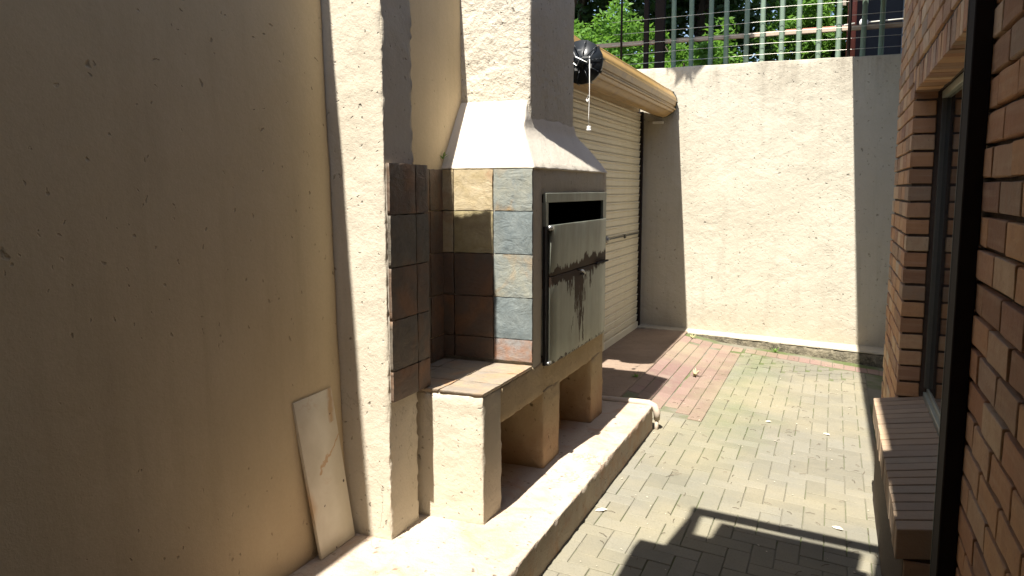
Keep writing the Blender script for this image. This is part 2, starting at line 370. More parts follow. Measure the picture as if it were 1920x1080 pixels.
def tube(bm, pts, rad, seg=8, caps=True):
    pts = [Vector(p) for p in pts]; rings = []
    for i, p in enumerate(pts):
        d = (pts[min(i + 1, len(pts) - 1)] - pts[max(i - 1, 0)]).normalized()
        a = d.cross(Vector((0, 0, 1)) if abs(d.z) < .9 else Vector((1, 0, 0))).normalized(); b = d.cross(a)
        rr = rad[i] if isinstance(rad, (list, tuple)) else rad
        rings.append([bm.verts.new(p + rr * (math.cos(t) * a + math.sin(t) * b)) for t in [2 * math.pi * q / seg for q in range(seg)]])
    for A_, B_ in zip(rings, rings[1:]):
        for q in range(seg): bm.faces.new((A_[q], A_[(q + 1) % seg], B_[(q + 1) % seg], B_[q]))
    if caps: bm.faces.new(rings[0]); bm.faces.new(rings[-1][::-1])
    return bm
def B(): return bmesh.new()
def G(x, y):                       # the yard falls away from the barbecue towards the brick house
    return -.085 * (x + 1.03) if x > -1.03 else min(.075, -.2 * (x + 1.03))

# ------------------------------------------------------------------ ground
def sheet(name, x0, x1, y0, y1, dz, mat, n=(30, 60), f=G, **k):
    bm = B(); V = [[bm.verts.new((x0 + (x1 - x0) * i / n[0], y0 + (y1 - y0) * j / n[1], f(x0 + (x1 - x0) * i / n[0], 0) + dz)) for j in range(n[1] + 1)] for i in range(n[0] + 1)]
    for i in range(n[0]):
        for j in range(n[1]): bm.faces.new((V[i][j], V[i + 1][j], V[i + 1][j + 1], V[i][j + 1]))
    return obj(name, bm, mat, **k)
sheet('ground', -60, 60, -40, 80, -.6, M['upper_soil'], (4, 4), lambda x, y: 0, kind='structure')
yard = sheet('paved_yard', -1.9, .8, -4, 8.34, -.0055, M['joint'], (60, 60), kind='structure')

def paver_mesh(w_, l_, mat):
    bm = B(); h = .05; b = .0035; g = .003
    rings = [(-h, 0), (-b, 0), (-.001, .0015), (0, .0035)]
    vs = []
    for z, ins in rings:
        vs.append([bm.verts.new((sx * (w_ / 2 - g / 2 - ins), sy * (l_ / 2 - g / 2 - ins), z)) for sx, sy in ((-1, -1), (1, -1), (1, 1), (-1, 1))])
    for a, c in zip(vs, vs[1:]):
        for q in range(4): bm.faces.new((a[q], a[(q + 1) % 4], c[(q + 1) % 4], c[q]))
    bm.faces.new(vs[-1]); return mesh(bm, mat, 'paver', False)
PG = [paver_mesh(.1, .2, M['paver_grey']), paver_mesh(.2, .1, M['paver_grey'])]
PR = [paver_mesh(.1, .2, M['paver_red']), paver_mesh(.2, .1, M['paver_red'])]
def kerbline(x): return 8.17 - .05 * (x + 1.4)
def zone(x, y):
    if x < -1.36 or x > .40 or y > kerbline(x) - .03: return None
    if x < -1.15 and y < 5.02: return None
    red = (x < -.775 and y > 5.33 + (x + .775) * -.4) or y > 7.83 - .12 * (x + .775)
    return 'r' if red else 'g'
cells = []
# herringbone for the grey field
for i in range(-40, 40):
    for j in range(-60, 60):
        # 90-degree herringbone on a .1 m lattice
        bx, by = -.775 + .1 * i, 2.0 + .1 * j
        t = (i - j) % 4
        if t == 0: cells.append((bx + .1, by + .05, 1))
        elif t == 3: cells.append((bx + .05 , by + .1, 0))
grey = []; redp = []
for x, y, k in cells:
    e = [(x + sx * (.099 if k else .049), y + sy * (.049 if k else .099)) for sx in (-1, 1) for sy in (-1, 1)]
    zs = [zone(*q) for q in e]
    if all(q == 'g' for q in zs) and y > 2.2: grey.append((x, y, k))
    elif zone(x, y) == 'g' and y > 2.2: grey.append((x, y, 2 + k))
# stretcher-laid columns for the red field
for i in range(-7, 1):
    for j in range(-2, 18):
        x, y = -.825 + .1 * i, 5.43 + .2 * j + (.1 if i % 2 else 0)
        if zone(x, y) == 'r' and x < -.775 and y < 7.75: redp.append((x, y, 0))
for i in range(18):
    x = -.70 + .1 * i * 1.0
    y0 = kerbline(x) - .03; yb = 7.83 - .12 * (x + .775)
    redp.append((x, (y0 + yb) / 2 - .02, 0))
for i in range(6): redp.append((-1.325 + .1 * i, 7.93, 0))
HM = [[paver_mesh(.1, .1, M['paver_grey'])], [paver_mesh(.1, .1, M['paver_grey'])]]
def put(name, me, x, y, parent, dz=0):
    o = link(name, me, parent); o.location = (x, y, G(x, y) + dz + U(-.0015, .0015))
    o.rotation_euler = (U(-.012, .012), math.atan(.085) if x > -1.03 else math.atan(.2) if x > -1.4 else 0, U(-.012, .012)); return o
grey.sort(key=lambda q: q[1])
placed = set(); kept = 0; extra = B()
for x, y, k in grey:
    if k >= 2:      # piece cut at the edge of the field: lay the half that is inside
        kk = k - 2; dx, dy = (.05, 0) if kk else (0, .05)
        for s in (-1, 1):
            X, Y = x + s * dx, y + s * dy
            if all(zone(X + a * .045, Y + b * .045) == 'g' for a in (-1, 1) for b in (-1, 1)):
                if kept < 300: put('paver', HM[0][0], X, Y, yard); kept += 1
                else: box(extra, X - .047, X + .047, Y - .047, Y + .047, G(X, Y) - .03, G(X, Y), .003)
        continue
    if kept < 300 and y > 2.75: put('paver', PG[k], x, y, yard); kept += 1
    else:
        a, b = (.098, .048) if k else (.048, .098)
        box(extra, x - a, x + a, y - b, y + b, G(x, y) - .03, G(x, y), .003)
obj('outer_pavers', extra, M['paver_grey'], yard, False, kind='stuff')
red = sheet('red_paving', -1.38, -.785, 5.36, 8.1, -.0050, M['joint'], (8, 10), kind='structure')
for x, y, k in redp: put('paver', PR[k], x, y, red, .001)
bm = B(); rbox(bm, -1.95, -1.365, 4.95, 8.35, -.1, .079, .01, .08, .006)
obj('concrete_apron', bm, M['apron'], kind='structure')

# ------------------------------------------------------------------ plinth under the barbecue
pl = thing('plinth', 'low rough cream screed plinth running along under the barbecue and pillar', 'plinth', loc=(-1.4, 3, 0))
bm = B(); rbox(bm, -1.98, -1.035, -3, 4.955, -.2, .16, .010, .03, .0045, rough_edge=1.9, seed=4)
obj('slab', bm, M['plinth'], pl)
pp = thing('drain_pipe', 'cream pipe lying across the far end of the plinth, bending down to the paving', 'pipe', loc=(-1.3, 4.98, .16))
bm = B(); tube(bm, [(-1.9, 4.985, .155), (-1.45, 4.985, .158), (-1.14, 4.985, .162), (-1.07, 4.982, .160), (-1.03, 4.978, .145), (-1.012, 4.975, .11), (-1.010, 4.972, .06)], [.024, .024, .024, .026, .025, .023, .019], 14)
obj('pipe_run', bm, M['pipe'], pp)
bm = B(); tube(bm, [(-1.010, 4.972, .075), (-1.012, 4.965, -.03)], .013, 10); obj('outlet', bm, M['pipe'], pp)

# ------------------------------------------------------------------ left boundary wall
wl = thing('boundary_wall', 'tall smooth cream plaster wall in shade filling the left, running into the pillar', 'wall', loc=(-1.9, 1, 0))
bm = B(); rbox(bm, 0, .26, 0, 6.0, 0, 2.8, .03, .09, .004, hexa=[(-2.02, -3.4, -.2), (-1.768, -3.4, -.2), (-1.768, 2.60, -.2), (-2.02, 2.60, -.2), (-2.11, -3.4, 3.25), (-1.859, -3.4, 3.25), (-1.859, 2.60, 3.25), (-2.11, 2.60, 3.25)])
obj('near_panel', bm, M['plaster_wall'], wl)
bm = B(); rbox(bm, -2.02, -1.772, 2.605, 4.95, -.2, 2.60, .02, .09, .004)
obj('far_panel', bm, M['plaster_wall'], wl)

# ------------------------------------------------------------------ pillar
pi = thing('plaster_pillar', 'square cream plaster pillar with slate tiles on its side, between wall and barbecue', 'pillar', loc=(-1.67, 2.7, .16))
bm = B(); rbox(bm, -1.96, -1.580, 2.592, 2.815, .14, 2.642, .006, .022, .0045, seed=2, rough_edge=2.2)
for v in bm.verts:
    if v.co.z > 2.4: v.co.z -= max(0, (-1.59 - v.co.x)) * .16
obj('shaft', bm, M['plaster_pillar'], pi)
def tile(y0, y1, x0, x1, z0, z1, mat, parent, face, seed):
    """one riven slate tile; face: 'x' (faces +x), 'y' (faces -y) or 'z' (faces up)"""
    bm = B(); g = .0022; jit = .0015
    T = [(x0, x1), (y0, y1), (z0, z1)]; ax = 'xyz'.index(face)
    oth = [i for i in range(3) if i != ax]
    lo = [T[0][0], T[1][0], T[2][0]]; hi = [T[0][1], T[1][1], T[2][1]]
    for i in oth: lo[i] += g; hi[i] -= g
    n = [10, 10]; c = lo[ax] if face == 'y' else hi[ax]; back = hi[ax] if face == 'y' else lo[ax]; sg = -1 if face == 'y' else 1
    V = {}
    for i in range(n[0] + 1):
        for j in range(n[1] + 1):
            p = [0, 0, 0]; p[oth[0]] = lo[oth[0]] + (hi[oth[0]] - lo[oth[0]]) * i / n[0]; p[oth[1]] = lo[oth[1]] + (hi[oth[1]] - lo[oth[1]]) * j / n[1]
            q = Vector(p) * 14 + Vector((seed * 7.1, seed, 0)); edge = i in (0, n[0]) or j in (0, n[1])
            p[ax] = c + sg * (noise.noise(q) * .0028 + noise.noise(q * 3) * .0014 - (.0012 if edge else 0))
            if edge:
                p[oth[0]] += noise.noise(q * 4) * jit * 1.6; p[oth[1]] += noise.noise(q * 4 + Vector((9, 9, 9))) * jit * 1.6
            V[i, j] = bm.verts.new(p)
    for i in range(n[0]):
        for j in range(n[1]): bm.faces.new((V[i, j], V[i + 1, j], V[i + 1, j + 1], V[i, j + 1]))
    loop_ = [V[i, 0] for i in range(n[0])] + [V[n[0], j] for j in range(n[1])] + [V[i, n[1]] for i in range(n[0], 0, -1)] + [V[0, j] for j in range(n[1], 0, -1)]
    loop = [bm.verts.new(v.co) for v in loop_]; bk = []
    for v in loop:
        p = list(v.co); p[ax] = back; bk.append(bm.verts.new(p))
    for a in range(len(loop)):
        b_ = (a + 1) % len(loop); bm.faces.new((loop[a], loop[b_], bk[b_], bk[a]))
    bm.faces.new(bk[::-1])
    return obj('slate_tile', bm, mat, parent)
ZR = [1.650, 1.452, 1.249, 1.043, .842, .722]
pcol = [[S_BROWN, S_BROWN], [S_DARK, S_DARK], [S_BROWN, S_BROWN], [S_DARK, S_DARK], [S_BROWN, S_BROWN]]
sd_ = 0
bm = B(); box(bm, -1.581, -1.571, 2.602, 2.897, .722, 1.648); obj('tile_bed', bm, M['grout'], pi, False)
bm = B(); rbox(bm, -1.80, -1.582, 2.80, 2.900, .722, 1.640, .004, .05, .002); obj('tiled_return', bm, M['grout'], pi)
for k in range(5):
    for j, (a, b) in enumerate(((2.597, 2.800), (2.802, 2.905))):
        sd_ += 1; tile(a, b, -1.574, -1.560, ZR[k + 1] + (.004 if k < 4 else -.0), ZR[k] + .004, pcol[k][j], pi, 'x', sd_)

# ------------------------------------------------------------------ built-in barbecue
bq = thing('built_in_barbecue', 'built-in masonry barbecue with chimney, slate tiles and steel doors on the plinth', 'barbecue', loc=(-1.55, 3.9, .16))
bm = B()     # chimney stack, upper part
rbox(bm, 0, .40, 0, .70, 0, 1.9, .014, .03, .006, hexa=[(-1.84, 3.668, 1.70), (-1.402, 3.668, 1.70), (-1.402, 4.365, 1.70), (-1.84, 4.365, 1.70), (-1.86, 3.655, 3.65), (-1.394, 3.655, 3.65), (-1.394, 4.365, 3.65), (-1.86, 4.365, 3.65)], seed=9)
obj('chimney', bm, M['plaster_rough'], bq)
bm = B()     # sloping hood that gathers the smoke
rbox(bm, 0, .5, 0, 1.2, 0, .345, .010, .025, .003, hexa=[(-1.84, 3.430, 1.650), (-1.294, 3.430, 1.650), (-1.294, 4.735, 1.650), (-1.84, 4.735, 1.650), (-1.84, 3.664, 1.995), (-1.400, 3.664, 1.995), (-1.400, 4.37, 1.995), (-1.84, 4.37, 1.995)], seed=3)
def pl_(z, T):
    for (z0, a0), (z1, a1) in zip(T, T[1:]):
        if z <= z1: return a0 + (a1 - a0) * max(0, (z - z0)) / (z1 - z0)
    return T[-1][1]
for v in bm.verts:      # the right slope ends lower than the front one; the rear sweeps in concave
    z = v.co.z; w_ = (z - 1.65) / .345; cx = -1.6; cy = 4.0
    if v.co.x > cx: v.co.x = cx + (v.co.x - cx) * (pl_(z, [(1.65, -1.291), (1.80, -1.375), (1.855, -1.398), (1.90, -1.4005), (1.94, -1.412), (2.0, -1.415)]) - cx) / ((-1.294 - .106 * w_) - cx)
    if v.co.y > cy: v.co.y = cy + (v.co.y - cy) * (pl_(z, [(1.65, 4.735), (1.72, 4.66), (1.80, 4.55), (1.85, 4.42), (1.90, 4.378), (1.95, 4.355), (2.0, 4.345)]) - cy) / ((4.735 - .365 * w_) - cy)
    elif z > 1.93: v.co.y += .006 * (z - 1.93) / .065
obj('hood', bm, M['plaster_hood'], bq)
bm = B()     # firebox masonry: walls round a hollow box
rbox(bm, -1.790, -1.302, 3.445, 3.572, .545, 1.652, .006, .05, .003, seed=1)
rbox(bm, -1.790, -1.300, 4.640, 4.712, .545, 1.652, .006, .05, .003, seed=1)
rbox(bm, -1.790, -1.301, 3.560, 4.650, 1.530, 1.6525, .006, .05, .002, seed=1)
rbox(bm, -1.790, -1.740, 3.560, 4.650, .60, 1.60, .006, .1, .002)
obj('firebox', bm, M['plaster_pillar'], bq)
bm = B(); box(bm, -1.738, -1.31, 3.574, 4.638, .725, .735); box(bm, -1.738, -1.730, 3.574, 4.638, .735, 1.528); box(bm, -1.730, -1.31, 3.574, 3.580, .735, 1.528); box(bm, -1.730, -1.31, 4.630, 4.638, .735, 1.528); box(bm, -1.73, -1.31, 3.58, 4.63, 1.520, 1.528)
obj('sooty_lining', bm, M['soot'], bq, False)
bm = B(); rbox(bm, -1.790, -1.299, 3.045, 4.668, .545, .705, .007, .03, .004, seed=5); obj('beam', bm, M['plaster_pier'], bq)
for a, b, s_ in ((2.862, 3.052, 6), (3.590, 3.842, 7), (4.422, 4.668, 8)):
    bm = B(); rbox(bm, -1.790, -1.2985 + .0008 * (s_ - 6), a, b, .14, .706 if s_ == 6 else .560, .008, .03, .006, seed=s_)
    obj('pier', bm, M['plaster_pier'] if s_ != 6 else M['plaster_pillar'], bq)
for k, (x0, x1) in enumerate(((-1.497, -1.298), (-1.706, -1.499), (-1.790, -1.708))):
    tc = [[S_GREYO, S_CREAM, S_CREAM], [S_GREY, S_OLIVE, S_CREAM], [S_GREYO, S_BROWN, S_BROWN], [S_GREY, S_BROWN, S_BROWN], [S_RED, S_BROWN, S_BROWN]]
    for r_ in range(5):
        sd_ += 1; tile(3.430, 3.444, x0, x1, ZR[r_ + 1] + (.012 if r_ == 4 else 0), ZR[r_], tc[r_][k], bq, 'y', sd_)
bm = B(); box(bm, -1.790, -1.2995, 3.4435, 3.4465, .72, 1.648); obj('tile_bed', bm, M['grout'], bq, False)
for y0, y1 in ((2.860, 3.045), (3.047, 3.245), (3.247, 3.432)):
    for x0, x1 in ((-1.500, -1.296), (-1.702, -1.502), (-1.772, -1.704)):
        sd_ += 1; tile(y0, y1, x0, x1, .7065, .7205, S_TAN, bq, 'z', sd_)
bm = B(); box(bm, -1.788, -1.301, 2.866, 3.44, .703, .7075); obj('counter_bed', bm, M['grout'], bq, False)
for y0, y1 in ((2.905, 3.10), (3.102, 3.30), (3.302, 3.432)):
    for r_ in range(5):
        sd_ += 1; tile(y0, y1, -1.779, -1.764, ZR[r_ + 1], ZR[r_], random.choice([S_BROWN, S_DARK, S_BROWN]), bq, 'x', sd_)
# steel surround and its two leaves
fr = B(); F0, F1 = 3.578, 4.660
box(fr, -1.300, -1.283, F0, F1, 1.490, 1.536, .002); box(fr, -1.300, -1.284, F0, F0 + .036, .70, 1.4895, .002); box(fr, -1.300, -1.284, F1 - .070, F1, .70, 1.4895, .002)
box(fr, -1.36, -1.300, F0 + .002, F0 + .006, .74, 1.49); box(fr, -1.36, -1.300, F1 - .01, F1 - .004, .74, 1.49)
f_ = obj('steel_surround', fr, M['stainless'], bq, False)
def leaf_door(z0, z1, x0, x1, y0, y1, lean):
    bm = B(); t = .014
    rbox(bm, 0, t, 0, y1 - y0, 0, z1 - z0, .003, .12, .0012, hexa=[(x0 - t, y0, z0), (x0, y0, z0), (x0, y1, z0), (x0 - t, y1, z0), (x1 - t, y0 + lean, z1), (x1, y0 + lean, z1), (x1, y1, z1), (x1 - t, y1, z1)], seed=z0)
    return obj('steel_door', bm, M['stainless'], bq)
d1 = leaf_door(1.128, 1.380, -1.278, -1.268, 3.618, 4.612, .006); d2 = leaf_door(.682, 1.124, -1.276, -1.277, 3.612, 4.628, .004)
bm = B(); box(bm, -1.2995, -1.2825, 3.576, 3.616, .69, 1.375); box(bm, -1.2998, -1.2935, 3.6165, 4.58, .70, 1.30); obj('door_soot_strip', bm, M['soot'], bq, False)  # sooty strip on the left stile, black backing behind the leaves
bm = B(); tube(bm, [(-1.272, 3.590, 1.368), (-1.272, 3.635, 1.368)], .012, 10); obj('hinge', bm, M['steel'], bq); bm = B(); tube(bm, [(-1.274, 3.585, .70), (-1.274, 3.62, .70)], .008, 8); obj('hinge', bm, M['steel'], bq)
bm = B(); tube(bm, [(-1.276, 4.08, 1.118), (-1.250, 4.08, 1.116), (-1.247, 4.11, 1.10), (-1.260, 4.13, 1.09), (-1.276, 4.13, 1.09)], .006, 6); obj('latch', bm, M['steel'], bq)
bm = B(); box(bm, -1.276, -1.262, 4.40, 4.65, 1.120, 1.130, .002); obj('seam_strip', bm, M['soot'], bq, False)

# ------------------------------------------------------------------ marble offcut
mb = B(); rbox(mb, 0, .013, 0, .235, 0, .62, .0015, .1, 0, hexa=[(-1.748, 2.343, .161), (-1.735, 2.343, .161), (-1.738, 2.573, .161), (-1.751, 2.573, .161), (-1.803, 2.278, .777), (-1.790, 2.278, .781), (-1.790, 2.512, .786), (-1.803, 2.512, .782)])
obj('marble_slab', mb, M['marble'], label='narrow cream marble slab with orange veins leaning on the left wall beside the pillar', cat='stone slab')

# ------------------------------------------------------------------ garage wall with roller door
gw = thing('garage_wall', 'shaded plaster garage wall that carries the roller door, beyond the barbecue', 'wall', loc=(-2.1, 6.6, 0))
bm = B(); rbox(bm, -2.3, -1.955, 4.90, 8.40, 2.30, 2.62, .01, .1, .004); obj('beam_over_door', bm, M['plaster_wall'], gw)
bm = B(); rbox(bm, -2.3, -1.925, 4.90, 5.18, -.1, 2.30, .01, .1, .003); rbox(bm, -2.3, -1.925, 8.262, 8.40, -.1, 2.30, .01, .1, .003); obj('jamb', bm, M['plaster_wall'], gw)
rd = thing('roller_door', 'cream ribbed roller garage door pulled down behind the barbecue, golden coil above', 'roller door', loc=(-1.93, 6.6, .05))
def slat_mesh():
    bm = B(); prof = [(-.011, 0), (-.006, .004), (-.002, .014), (.001, .040), (-.003, .052), (.001, .056), (.007, .062), (.006, .070), (-.011, .0755)]
    a = [bm.verts.new((p[0], 0, p[1])) for p in prof]; b = [bm.verts.new((p[0], 3.06, p[1])) for p in prof]
    for i in range(len(prof) - 1): bm.faces.new((a[i], b[i], b[i + 1], a[i + 1]))
    bk = [bm.verts.new((-.02, 0, 0)), bm.verts.new((-.02, 3.06, 0)), bm.verts.new((-.02, 3.06, .0755)), bm.verts.new((-.02, 0, .0755))]
    bm.faces.new(bk); bm.faces.new(a + [bk[3], bk[0]]); bm.faces.new(b + [bk[2], bk[1]])
    return mesh(bm, M['door'], 'slat', False)
sm = slat_mesh()
for k in range(29):
    o = link('slat', sm, rd); o.location = (.012 + U(-.001, .001), -1.41, .10 + .0755 * k); 
bm = B(); box(bm, -1.945, -1.905, 5.19, 8.25, .078, .148, .004); obj('bottom_rail', bm, M['door'], rd, False)
bm = B(); box(bm, -1.905, -1.885, 6.50, 6.72, .075, .135, .004); obj('bottom_bracket', bm, M['alu_dark'], rd, False)
bm = B(); box(bm, -1.95, -1.893, 8.252, 8.30, .07, 2.36, .002); obj('side_guide', bm, M['brown_steel'], rd, False)
# lock bar: plate, bar and hasp
bm = B(); tube(bm, [(-1.908, 6.95, 1.102), (-1.897, 6.95, 1.102)], .035, 14); tube(bm, [(-1.90, 6.95, 1.102), (-1.885, 6.95, 1.102)], .018, 10); obj('lock', bm, M['steel'], rd)
bm = B(); box(bm, -1.910, -1.898, 6.98, 8.20, 1.094, 1.106, .002); box(bm, -1.902, -1.885, 7.55, 7.59, 1.080, 1.115, .003); obj('lock_bar', bm, M['alu_dark'], rd, False)
# coil of rolled-up slats: stepped, ribbed profile
CX, CZ, CR = -1.660, 2.425, .143
bm = B(); prof = []
for q in range(96):
    t = 2 * math.pi * q / 96; rr = CR
    ph = (q % 12) / 12
    rr += .0035 * math.sin(2 * math.pi * ph) + (.004 if ph < .12 else 0)
    if q in (88, 89): rr += .012
    if q in (90, 91): rr -= .010
    prof.append((CX + rr * math.cos(t), CZ + rr * math.sin(t)))
ys = [5.36 + (8.27 - 5.36) * i / 30 for i in range(31)]
rings = [[bm.verts.new((x - .034 * (y - 5.36) / 2.9 + .0015 * noise.noise(Vector((x * 9, y * 2, z * 9))), y, z + .018 * (y - 5.36) / 2.9 + .001 * noise.noise(Vector((x * 9, y * 2, z * 4))))) for x, z in prof] for y in ys]
for a, b in zip(rings, rings[1:]):
    for q in range(96): bm.faces.new((a[q], a[(q + 1) % 96], b[(q + 1) % 96], b[q]))
bm.faces.new(rings[-1])
obj('coil', bm, M['coil'], rd, False)
bm = B(); rbox(bm, -1.93, -1.775, 5.30, 8.2, 2.548, 2.650, .004, .2, .001, hexa=[(-1.93, 5.30, 2.52), (-1.80, 5.30, 2.52), (-1.80, 8.2, 2.52), (-1.93, 8.2, 2.52), (-1.93, 5.30, 2.76), (-1.86, 5.30, 2.72), (-1.86, 8.2, 2.60), (-1.93, 8.2, 2.62)])
obj('top_flashing', bm, M['coil'], rd)
bm = B(); tube(bm, [(CX, 5.335, CZ), (CX, 5.365, CZ)], CR + .006, 20); obj('end_plate', bm, M['black'], rd)
bm = B()
for k in range(10):
    t = k * math.pi / 5 + .1; c_, s_ = math.cos(t), math.sin(t)
    tube(bm, [(CX + .05 * c_, 5.330, CZ + .05 * s_), (CX + .138 * c_, 5.322, CZ + .138 * s_)], .003, 6)
    tube(bm, [(CX + .138 * c_, 5.325, CZ + .138 * s_), (CX + .150 * c_, 5.36, CZ + .150 * s_), (CX + .150 * c_, 5.40, CZ + .150 * s_)], .004, 6)
tube(bm, [(CX, 5.31, CZ), (CX, 5.335, CZ)], .030, 16); obj('spoke', bm, M['black'], rd)
bm = B(); 
for (a, b, c_, d_) in ((-.02, .07, .035, .012), (.015, .02, .05, .012), (-.04, -.06, .022, .016), (.06, -.05, .02, .03)):
    box(bm, CX + a, CX + a + c_, 5.305, 5.312, CZ + b, CZ + b + d_)
tube(bm, [(CX - .05, 5.30, CZ + .07), (CX - .03, 5.295, CZ + .03), (CX + .05, 5.30, CZ - .01), (CX + .1, 5.30, CZ + .06)], .004, 6)
tube(bm, [(CX - .06, 5.30, CZ), (CX - .02, 5.295, CZ - .03), (CX + .0, 5.30, CZ + .03)], .004, 6)
obj('spring_hardware', bm, M['steel'], rd, False)
cx_ = CX + .068
bm = B(); tube(bm, [(cx_, 5.30, CZ + .03), (cx_ + .002, 5.30, 2.20), (cx_ - .002, 5.30, 2.06), (cx_, 5.30, 1.985)], .0022, 6); obj('pull_cord', bm, M['white'], rd)
bm = B()
for k in range(3): tube(bm, [(cx_, 5.30, 1.955 + .011 * k), (cx_, 5.30, 1.964 + .011 * k)], .016 - .001 * k, 12)
tube(bm, [(cx_ - .004, 5.30, 2.195), (cx_ - .020, 5.298, 2.165), (cx_ - .014, 5.30, 2.150), (cx_, 5.30, 2.17)], .005, 6); obj('cord_weight', bm, M['white'], rd)
bm = B(); CE, ZE = CX - .034, CZ + .018; tube(bm, [(CE, 8.268, ZE), (CE, 8.29, ZE)], CR + .008, 24)
for k in range(8):
    t = k * math.pi / 4; tube(bm, [(CE + .150 * math.cos(t), 8.24, ZE + .150 * math.sin(t)), (CE + .150 * math.cos(t), 8.30, ZE + .150 * math.sin(t))], .005, 5)
obj('far_end_plate', bm, M['alu_dark'], rd)
bm = B(); box(bm, -1.80, -1.69, 8.29, 8.32, 2.235, 2.26, .002); obj('wall_bracket', bm, M['white'], rd, False)

# ------------------------------------------------------------------ back wall, ledge, kerb
bk = B(); rbox(bk, -2.6, 1.6, 8.330, 8.56, -.3, 2.805, .008, .06, .006, seed=11)
obj('back_wall', bk, M['plaster_back'], label='high pale plaster wall across the far end of the yard, below the green fence', cat='wall')
kb = N('mossy_kerb').world(); k1 = kb.noise(9, 6, .75); k2 = kb.noise(32, 5, .7)
kc = kb.mix(kb.ramp(k1, .35, .65), (.045, .04, .028), (.22, .19, .13)); kc = kb.mix(kb.ramp(k2, .5, .7, 0, .7), kc, (.33, .29, .2)); kb.col(kc); kb.bump(k1, .02); kb.bump(k2, .012)
kt = thing('kerb', 'rough mossy concrete kerb along the foot of the back wall', 'kerb', loc=(-.5, 8.25, 0))
bm = B(); rbox(bm, 0, 3.0, 0, .16, 0, .25, .012, .035, .012, hexa=[(-1.93, 8.215, -.22), (.9, 8.10, -.25), (.9, 8.35, -.25), (-1.93, 8.35, -.22), (-1.93, 8.225, .086), (.9, 8.11, -.03), (.9, 8.35, -.03), (-1.93, 8.35, .086)], seed=5, rough_edge=1)
obj('kerb_stone', bm, kb.m, kt)
bm = B(); rbox(bm, 0, 3.0, 0, .16, 0, .025, .008, .04, .004, hexa=[(-1.93, 8.222, .080), (.9, 8.105, -.032), (.9, 8.345, -.012), (-1.93, 8.345, .09), (-1.93, 8.226, .097), (.9, 8.11, -.008), (.9, 8.345, .014), (-1.93, 8.345, .110)], seed=6, rough_edge=1.2)
obj('mortar_ledge', bm, M['plaster_back'], kt)

# ------------------------------------------------------------------ brick house on the right
hs = thing('brick_house', 'orange face brick house wall with dark window, along the right edge', 'house', loc=(.9, 3, 0))
bm = B(); W = .358
box(bm, .364, .62, .2, 2.70, -.3, 3.36); box(bm, W, .62, 4.512, 5.64, -.3, 3.36); box(bm, W, .62, 2.7005, 4.5115, 2.150, 3.36); box(bm, W, .62, 2.7005, 4.5115, -.3, .36)
box(bm, .62, 4.0, 5.40, 5.64, -.3, 3.36); box(bm, .62, 4.0, .2, .4, -.3, 3.36)
wall = obj('wall', bm, M['mortar'], hs, False)
def brick_mesh(dx, dy, dz, seed, gap=0):
    """outer face at x=0, running +x"""
    bm = B(); rbox(bm, 0, dx, 0, dy, 0, dz, .004, .06, .003, seed=seed * 3.3); return mesh(bm, M['brick'], 'brick', False)
BS = [brick_mesh(.106, .222, .0715, s) for s in range(4)]; BH = [brick_mesh(.106, .106, .0715, s) for s in range(3)]
BT = [brick_mesh(.112, .073, .108, s) for s in range(4)]
BQ = {}
def brick_at(mes, x, y, z, parent, rot=0, sx=1):
    o = link('brick', random.choice(mes), parent); o.location = (x + U(-.002, .002), y + U(-.002, .002), z + U(-.0015, .0015)); o.scale = (1, sx, 1); o.rotation_euler = (0, U(-.006, .006), U(-.006, .006))
    if parent.type == 'MESH': pass
    return o
def fix(o, parent):            # parent sits under an Empty that is off the origin
    o.matrix_parent_inverse = Matrix.Identity(4)
cand = []
for c in range(-3, 38):
    z = .050 + c * .085 - .0; off = (0 if c % 2 else -.1165)
    def run(y0, y1, jamb):
        y = (y0 if jamb else math.floor(y0 / .232) * .232) + off
        while y < y1 - .02:
            a = max(y, y0); b = min(y + .218, y1)
            if b - a > .04: cand.append((a, b, z))
            y += .232
    if z + .073 < 3.36:
        run(1.15, 2.688, 0)
        run(4.502, 5.640, 1)
        if z > 2.14: run(2.69, 4.50, 0)
rest = B(); n_ = 0
def seen(a, b, z):
    ym = (a + b) / 2
    if ym < 1.7: return False
    if ym < 2.45: return .25 < z < 2.05
    if ym < 2.7: return False
    return .1 < z < 1.5 + ym * .225
vis = [q for q in cand if seen(*q)]; inv = [q for q in cand if not seen(*q)]
vis.sort(key=lambda q: q[0])
for a, b, z in vis[:300]:
    o = brick_at(BS if b - a > .12 else BH, .345, a, z, wall, 0, (b - a) / (.222 if b - a > .12 else .106)); n_ += 1
for a, b, z in vis[300:] + inv: box(rest, .345, .45, a, b, z, z + .073, .003)
obj('hidden_courses', rest, M['brick'], wall, False, kind='stuff')
lt = B(); box(lt, .357, .47, 2.70, 4.512, 2.040, 2.1495); lintel = obj('lintel', lt, M['mortar'], hs, False)
y = 2.706
while y < 4.50:
    brick_at(BT, .345, y, 2.036, lintel); y += .0836
sb = B(); rbox(sb, .262, .47, 2.775, 4.515, -.3, .372, .004, .1, .001); sill = obj('window_sill', sb, M['mortar'], hs)
def sill_mesh(seed):
    bm = B(); rbox(bm, 0, .225, 0, .073, 0, .1, .004, 1, .0015, hexa=[(0, 0, -.105), (.232, 0, -.068), (.232, .073, -.068), (0, .073, -.105), (0, 0, 0), (.232, 0, .037), (.232, .073, .037), (0, .073, 0)], seed=seed * 2.1)
    return mesh(bm, M['sillbrick'], 'brick', False)
sbm = brick('dull_sill_brick', .75); M['sillbrick'] = sbm
SBM = [sill_mesh(s) for s in range(4)]
y = 2.765; 
while y < 4.53:
    brick_at(SBM, .238, y, .442, sill); y += .0845
